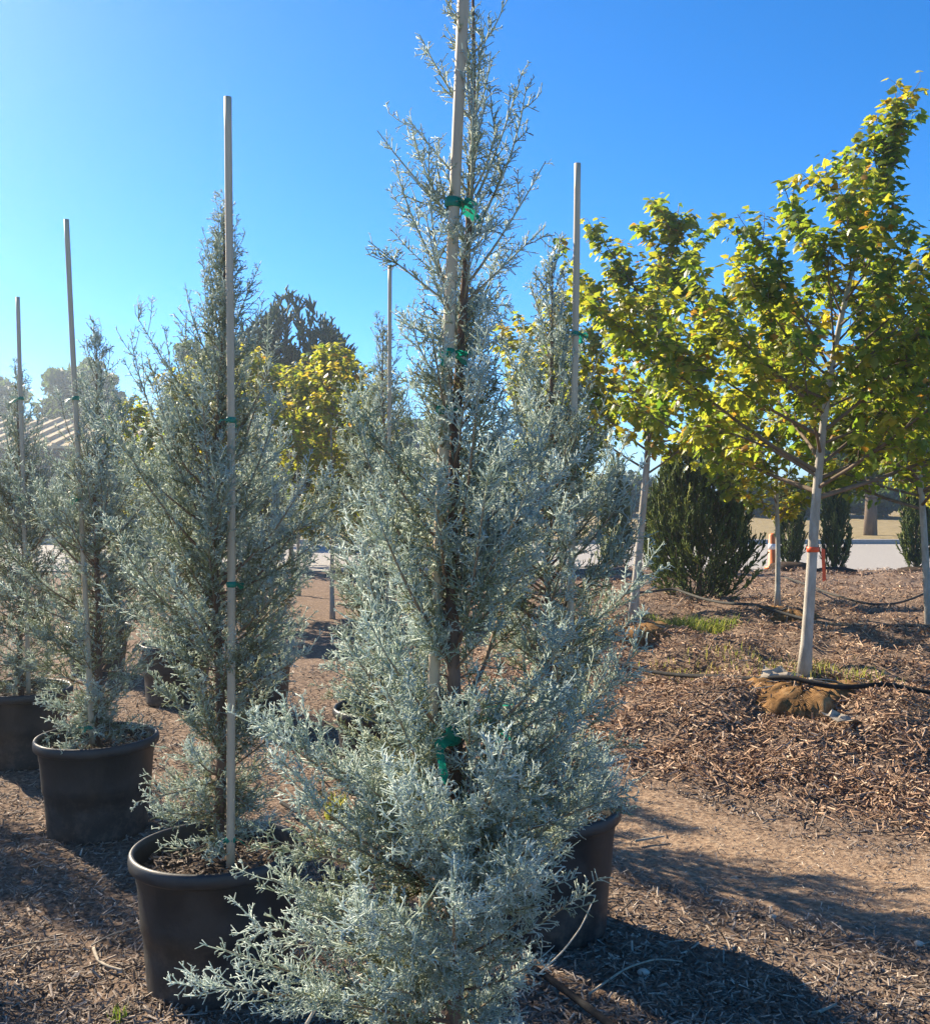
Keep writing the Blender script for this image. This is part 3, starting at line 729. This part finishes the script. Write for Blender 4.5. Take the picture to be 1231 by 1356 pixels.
evergreen(CO, 'columnar_evergreen', 'narrow evergreen column half hidden by the taped trunk', gxy(1047, 18.6), 0, (1, 1, .95), group=cg)
evergreen(CO, 'columnar_evergreen', 'narrow evergreen column right beside the taped trunk', gxy(1106, 18.3), 1.5, (1.05, 1.05, 1.1), group=cg)
evergreen(CO, 'columnar_evergreen', 'narrow evergreen column near the right edge', gxy(1214, 18.2), 3, (1.12, 1.12, .9), group=cg)
evergreen(CO, 'columnar_evergreen', 'dark evergreen column left of the leaning maple', gxy(815, 18.5), 4.4, (1.2, 1.2, 1.1), group=cg)
evergreen(CO, 'columnar_evergreen', 'dark evergreen column just behind the leaning trunk', gxy(868, 19.0), 2.4, (1., 1., .85), group=cg)
# dark low root bags of the columns
for px, D in ((1047, 18.4), (1106, 18.1), (1214, 18.0)):
    x, y = gxy(px, D)
    g = Geo(); g.lathe([(.34, -.1), (.36, .04), (.33, .10), (.20, .13), (.001, .14)], 24, wob=1 + .05 * rng.normal(size=24))
    tag(link('root_bag', g.mesh('root_bag'), M['soil'], loc=(x, y, float(height(x, y)))),
        {1047: 'dark root bag below the half hidden evergreen column', 1106: 'dark root bag below the column beside the taped trunk', 1214: 'dark root bag below the column near the right edge'}[px], 'root bag', 'dark root bags')
CD = plume_meshes('cedar', 5.5, 1.75, 300, 7500, .26, .024, .3, 2.2)
evergreen(CD, 'cedar_tree', 'tall dark green cedar rising behind the left maples', gxy(385, 22.0), .5, (1.3, 1.3, 1.08), 'cedar')['category'] = 'tree'

def broad_meshes(name, H, W, zc, nl, size, r0=.16, clump=60):
    """broadleaf tree with clumped crown"""
    gt = Geo(); gt.curve([[0, 0, -.1], [.03, 0, zc * .7], [0, .05, H * .55], [.05, 0, H * .9]], [r0 * 1.2, r0, r0 * .6, .02], 10)
    u = unit(rng.normal(size=(clump, 3))); rad = rng.uniform(.35, 1, clump) ** .6
    C = u * rad[:, None] * np.array([W, W, (H - zc) / 2]) * .82 + np.array([0, 0, (H + zc) / 2])
    st = np.stack([0 * C[:, 0], 0 * C[:, 0], np.clip(C[:, 2] - .35 * np.hypot(C[:, 0], C[:, 1]) - .6, zc * .6, H * .8)], 1)
    s = np.linspace(0, 1, 4)[None, :, None]; P = st[:, None] * (1 - s) + C[:, None] * s + np.array([0, 0, .15]) * np.sin(np.pi * s)
    add_poly(gt, P, r0 * .22, r0 * .05, 5)
    i = rng.integers(0, clump, nl); cr = rng.uniform(.16, .30, clump) * W
    q = unit(rng.normal(size=(nl, 3))) * (rng.uniform(0, 1, nl) ** .45)[:, None] * cr[i][:, None] * np.array([1.15, 1.15, .8])
    p = C[i] + q
    d = unit(rng.normal(size=(nl, 3))); a, b = frames(d); sz = size * rng.uniform(.6, 1.4, nl)[:, None]
    Vv = np.stack([p - d * sz, p + a * sz * .5, p + d * sz, p - a * sz * .5], 1).reshape(-1, 3)
    g = Geo(); tone = rng.normal(.5, .15, clump)
    g.add(Vv, [np.arange(nl * 4).reshape(-1, 4)], np.repeat(np.clip(tone[i] + rng.normal(0, .15, nl), 0, 1), 4))
    return gt.mesh(name + '_trunk'), g.mesh(name + '_crown', False)
def broad(parts, label, loc, rz=0, scale=1, name='oak_tree', group='far broadleaf trees'):
    o = thing(name, label, 'tree', (loc[0], loc[1], float(height(*loc)) - .05), (0, 0, rz), scale, group)
    link('trunk', parts[0], M['oak_bark'], o); link('crown', parts[1], M['oak'], o)
    return o
OK = broad_meshes('oak', 8.0, 2.6, 2.2, 14000, .17, .2)
broad(OK, 'dark broadleaf tree rising above the shed roof', gxy(108, 49), .4, (.86, .86, 1.08))
broad(OK, 'dark broadleaf tree cut by the left edge above the shed', gxy(-20, 50), 2.0, (.95, .95, 1.0))
broad(OK, 'far broadleaf tree just left of the tall cedar', gxy(300, 34), 3.0, (.75, .75, .95))
broad(OK, 'far dark broadleaf tree behind the nearest cypress', gxy(560, 60), 1.0, (1, 1, .8))
S2 = broad_meshes('street', 5.5, 2.3, 1.5, 11000, .15, .21)
broad(S2, 'broadleaf street tree with a stout trunk beyond the road', gxy(1152, 36.5), .4, 1.0, 'street_tree')
broad(S2, 'rounded tree beyond the road near the right edge', gxy(1330, 40), 2.4, 1.1, 'street_tree')
broad(S2, 'rounded tree beyond the road behind the juniper bush', gxy(960, 62), 1.4, 1.1, 'street_tree')
# dense dark hedge trees at the far end of the lawn
HD = broad_meshes('hedge', 2.6, 2.3, .05, 9000, .16, .1, 50)
for k, (px, D, s, lab) in enumerate([(1010, 56, 1.0, 'dark hedge clump seen between the two middle trunks'), (1085, 57, 1.05, 'dark hedge clump behind the taped trunk'),
                                  (1160, 55, 1.0, 'dark hedge clump behind the stout street tree'), (1235, 56, 1.1, 'dark hedge clump at the right edge of the lawn'),
                                  (825, 58, 1.15, 'dark hedge clump left of the leaning maple'), (770, 60, 1.0, 'dark hedge clump behind the bare right pole'), (900, 57, .9, 'dark hedge clump behind the juniper bush'),
                                  (640, 60, 1.1, 'dark hedge clump behind the nearest cypress'), (490, 58, 1.0, 'dark hedge clump left of the nearest cypress'), (380, 57, .9, 'dark hedge clump below the tall cedar')]):
    broad(HD, lab, gxy(px, D), k * 1.3, (s, s, s * .9), 'hedge', 'dark hedge beyond the lawn')['category'] = 'hedge'

# ------------------------------------------------------------------ shed on the left
o = thing('storage_shed', 'long low brown shed with a tan ribbed metal roof', 'building', (-24.6, 36.5, float(height(-24.6, 36.5))))
g = Geo(); g.box((-13, 0, -.3), (13, 9, 3.2)); link('wall', g.mesh('wall', False), M['wall'], o)
g = Geo(); V = [(-13.5, -.7, 3.12), (13.5, -.7, 3.12), (13.5, 4.5, 4.45), (-13.5, 4.5, 4.45), (-13.5, 9.7, 3.12), (13.5, 9.7, 3.12)]
Vt = [(a, b_, c + .1) for a, b_, c in V]
g.add(V + Vt, [[(6, 7, 8, 9), (9, 8, 11, 10), (0, 3, 2, 1), (3, 4, 5, 2), (0, 1, 7, 6), (1, 2, 8, 7), (2, 5, 11, 8), (5, 4, 10, 11), (4, 3, 9, 10), (3, 0, 6, 9)]])
roof = link('roof', g.mesh('roof', False), M['roof'], o)
g = Geo(); sl = (3.75 - 2.72) / 5.2
g.add([(-.09, -.72, 3.20), (.09, -.72, 3.20), (.05, -.72, 3.32), (-.05, -.72, 3.32), (-.09, 4.5, 4.54), (.09, 4.5, 4.54), (.05, 4.5, 4.66), (-.05, 4.5, 4.66)],
      [[(3, 2, 6, 7), (0, 3, 7, 4), (1, 5, 6, 2), (0, 1, 2, 3)]])
rib = g.mesh('rib', False)
for k in range(44): link('rib', rib, M['roof'], roof, loc=(-13.2 + k * .61, 0, 0))

# ------------------------------------------------------------------ small things
def hose(label, pts, r=.012, m='hose', lift=.036, name='irrigation_hose'):
    pts = np.asarray(pts, float); t = np.linspace(0, 1, 60); tt = np.linspace(0, 1, len(pts))
    x = np.interp(t, tt, pts[:, 0]); y = np.interp(t, tt, pts[:, 1])
    for _ in range(6):
        x[1:-1] = .25 * x[:-2] + .5 * x[1:-1] + .25 * x[2:]; y[1:-1] = .25 * y[:-2] + .5 * y[1:-1] + .25 * y[2:]
    z = height(x, y) + lift + r
    for _ in range(40): z[1:-1] = np.maximum(z[1:-1], (z[:-2] + z[2:]) / 2)
    g = Geo(); g.curve(np.stack([x, y, z], 1), r, 8)
    return tag(link(name, g.mesh(name), M[m]), label, 'hose', 'drip irrigation hoses')
def gp(px, py, h=0.0):
    D = (CAMH - h) * F / (py - HZ); return ((px - CX) / F * D, D)
hose('black hose crossing the chip heap in front of the taped maple', [gp(815, 878, .22), gp(900, 895, .25), gp(1000, 912, .32), gp(1090, 920, .34), gp(1160, 938, .25), gp(1260, 960, .2)], .0145)
hose('dusty hose running past the juniper bush to the right', [gp(830, 800, .25), gp(890, 796, .22), gp(960, 808, .26), gp(1060, 816, .28), gp(1140, 832, .26), gp(1250, 832, .3)], .016, 'greyhose')
hose('thin grey hose across the far chip rows', [gp(1040, 778, .22), gp(1110, 794, .22), gp(1160, 797, .24), gp(1240, 790, .24)], .014, 'greyhose')
hose('black hose on the ground between the two nearest pots', [gp(372, 1075), gp(400, 1095), gp(440, 1120), gp(480, 1155), gp(560, 1180), gp(650, 1190)], .010)
hose('dark hose beside the nearest pot at the bottom edge', [gp(640, 1240), gp(700, 1300), gp(760, 1340), gp(830, 1400)], .011)

g = Geo(); c = rng.normal(0, .013, (5, 7)); Vv = np.array([[i * .05 - .15, j * .035 - .07, .03 + c[j, i] + .02 * math.sin(i * .9)] for j in range(5) for i in range(7)])
q = [(j * 7 + i, j * 7 + i + 1, j * 7 + i + 8, j * 7 + i + 7) for j in range(4) for i in range(6)]
Vb = Vv - np.array([0, 0, .004])
q2 = [tuple(x + 35 for x in f[::-1]) for f in q]
g.add(np.concatenate([Vv, Vb]), [q + q2])
x, y = gp(1042, 905, .36); tag(link('paper_scrap', g.mesh('paper_scrap', False), M['paper'], loc=(x, y, float(height(x, y)) + .02), rot=(.25, .1, -.4)), 'pale crumpled paper lying at the taped trunk', 'paper')
x, y = gp(1120, 952, .28); tag(link('cloth_scrap', bpy.data.meshes['paper_scrap'].copy(), None, loc=(x, y, float(height(x, y)) + .04), rot=(.1, .1, .5), scale=.9), 'grey cloth flap beside the burlap root ball', 'cloth')

def stick(label, pts, r, m='stick', name='fallen_stick', cat='stick'):
    g = Geo(); P = np.asarray(pts, float); t = np.linspace(0, 1, 24); tt = np.linspace(0, 1, len(P))
    P = np.stack([np.interp(t, tt, P[:, i]) for i in range(3)], 1)
    for _ in range(5): P[1:-1] = .25 * P[:-2] + .5 * P[1:-1] + .25 * P[2:]
    g.curve(P, np.linspace(r, r * .6, 24), 6)
    return tag(link(name, g.mesh(name), M[m]), label, cat)
def g3(px, py, h=.02): x, y = gp(px, py, h); return (x, y, float(height(x, y)) + h)
stick('curved pale stick lying on the mulch left of the nearest pot', [g3(121, 1255), g3(127, 1270), g3(140, 1281), g3(160, 1287)], .006)
stick('long thin straw on the mulch at the left edge', [g3(0, 1262), g3(35, 1250), g3(80, 1243)], .0035)
stick('thin straw arching to the left pot over mulch', [g3(118, 1252), g3(145, 1238), g3(185, 1230)], .003)
stick('short grey twig crossing the left mulch', [g3(25, 1276), g3(42, 1256)], .004)
stick('pale bent stem springing from the bottom pot, left side', [tuple(at(404, 1362, 1.95)), tuple(at(425, 1325, 1.95)), tuple(at(455, 1305, 1.93)), tuple(at(490, 1290, 1.9))], .0035, 'twine', 'dry_stem', 'stem')
stick('thin pale stem curving before the shaded right pot', [tuple(at(712, 1296, 2.4)), tuple(at(745, 1265, 2.4)), tuple(at(770, 1232, 2.42)), tuple(at(784, 1200, 2.45))], .0022, 'twine', 'dry_stem', 'stem')
stick('thin dark root lying in the right foreground mulch', [g3(780, 1316), g3(830, 1285), g3(870, 1272), g3(905, 1272)], .004)
stick('pale stick beside the shaded right pot', [g3(842, 1116), g3(880, 1108)], .006)
stick('short stick lying at the bottom right', [g3(1085, 1345), g3(1110, 1330)], .006)
def stone(label, px, py, r):
    u = []; n, m_ = 10, 7
    for j in range(m_):
        for i in range(n):
            th = 2 * np.pi * i / n; ph = np.pi * (j + .5) / m_
            k = r * (1 + rng.normal(0, .09)); u.append((k * math.sin(ph) * math.cos(th) * 1.2, k * math.sin(ph) * math.sin(th), k * math.cos(ph) * .7))
    q = [(j * n + i, j * n + (i + 1) % n, (j + 1) * n + (i + 1) % n, (j + 1) * n + i) for j in range(m_ - 1) for i in range(n)]
    g = Geo(); g.add(u, [q]); g.F.append(np.arange(n)[None, ::-1]); g.F.append((np.arange(n) + (m_ - 1) * n)[None])
    x, y = gp(px, py); return tag(link('pebble', g.mesh('pebble'), M['stone'], loc=(x, y, float(height(x, y)) + r * .5)), label, 'stone')
stone('pale pebble in the dark right foreground mulch', 853, 1293, .017)
stone('small grey pebble on the shaded track', 1025, 1222, .012)
stone('small pebble near the lower right corner', 1220, 1262, .014)

# grass and weeds
def grass_patch(name, label, cx, cy, rx, ry, n, h, tone):
    th = rng.uniform(0, 2 * np.pi, n); r = np.sqrt(rng.uniform(0, 1, n))
    x = cx + rx * r * np.cos(th) * rng.uniform(.6, 1.1, n); y = cy + ry * r * np.sin(th); z = height(x, y)
    P = np.stack([x, y, z], 1); a = rng.uniform(0, 2 * np.pi, n); hh = h * rng.uniform(.4, 1.2, n); ln = rng.uniform(.15, .8, n)
    d = np.stack([np.cos(a), np.sin(a), 0 * a], 1); sd = np.stack([-np.sin(a), np.cos(a), 0 * a], 1) * .0035 * (h / .1) ** .5
    up = np.array([0, 0, 1.])
    m_ = P + up * (hh * .6)[:, None] + d * (hh * ln * .35)[:, None]; t = P + up * (hh * .9)[:, None] + d * (hh * ln)[:, None]
    Vv = np.stack([P - sd, P + sd, m_ + sd * .8, m_ - sd * .8, t], 1).reshape(-1, 3); b = np.arange(n)[:, None] * 5
    g = Geo(); g.add(Vv, [b + np.array([[0, 1, 2, 3]]), b + np.array([[3, 2, 4]])], np.repeat(np.clip(rng.normal(tone, .2, n), 0, 1), 5))
    return tag(link(name, g.mesh(name, False), M['grass']), label, 'grass', kind='stuff')
x, y = gp(905, 838, .2); grass_patch('grass', 'yellow green weedy grass below the juniper bush', x, y, .55, .7, 2200, .14, .45)
x, y = gp(1110, 912, .3); grass_patch('grass', 'thin dry grass beside the taped trunk', x, y, .5, .25, 260, .09, .6)
x, y = gp(1000, 880, .22); grass_patch('grass', 'sparse dry grass behind the black hose', x, y, .9, .5, 500, .08, .75)
x, y = gp(445, 1085, 0); grass_patch('weed', 'bright yellow weed tuft between the pots', x, y, .06, .06, 110, .13, .6)
x, y = gp(155, 1356, 0); grass_patch('weed', 'tiny green weed at the bottom left edge', x, y, .03, .03, 40, .04, .1)

# orange road marker
o = thing('road_marker', 'orange road marker post with a white band beside the road', 'marker', (*gxy(1023, 21.3), 0))
g = Geo(); g.lathe([(.001, 0.004), (.17, .004), (.17, .05), (.10, .07), (.085, .72), (.05, .76), (.001, .765)], 20); link('post', g.mesh('post'), M['orange'], o)
g = Geo(); g.lathe([(.096, .42), (.098, .42), (.094, .54), (.092, .54)], 20); link('reflective_band', g.mesh('reflective_band'), M['white'], o)

# ------------------------------------------------------------------ added scattering volume, stands in for milky lens glare from the sun
hz = bpy.data.materials.new('glare_haze'); hz.use_nodes = True; nt = hz.node_tree; nt.nodes.clear()
ho = nt.nodes.new('ShaderNodeOutputMaterial'); hv = nt.nodes.new('ShaderNodeVolumePrincipled')
hv.inputs['Color'].default_value = (.78, .90, 1, 1); hv.inputs['Density'].default_value = .0030; hv.inputs['Anisotropy'].default_value = .8
nt.links.new(hv.outputs[0], ho.inputs['Volume'])
g = Geo(); g.box((-420, -30, -1.5), (420, 730, 9.2))
tag(link('glare_haze', g.mesh('glare_haze', False), hz), 'thin milky volume added over the whole nursery to imitate lens glare', kind='stuff')
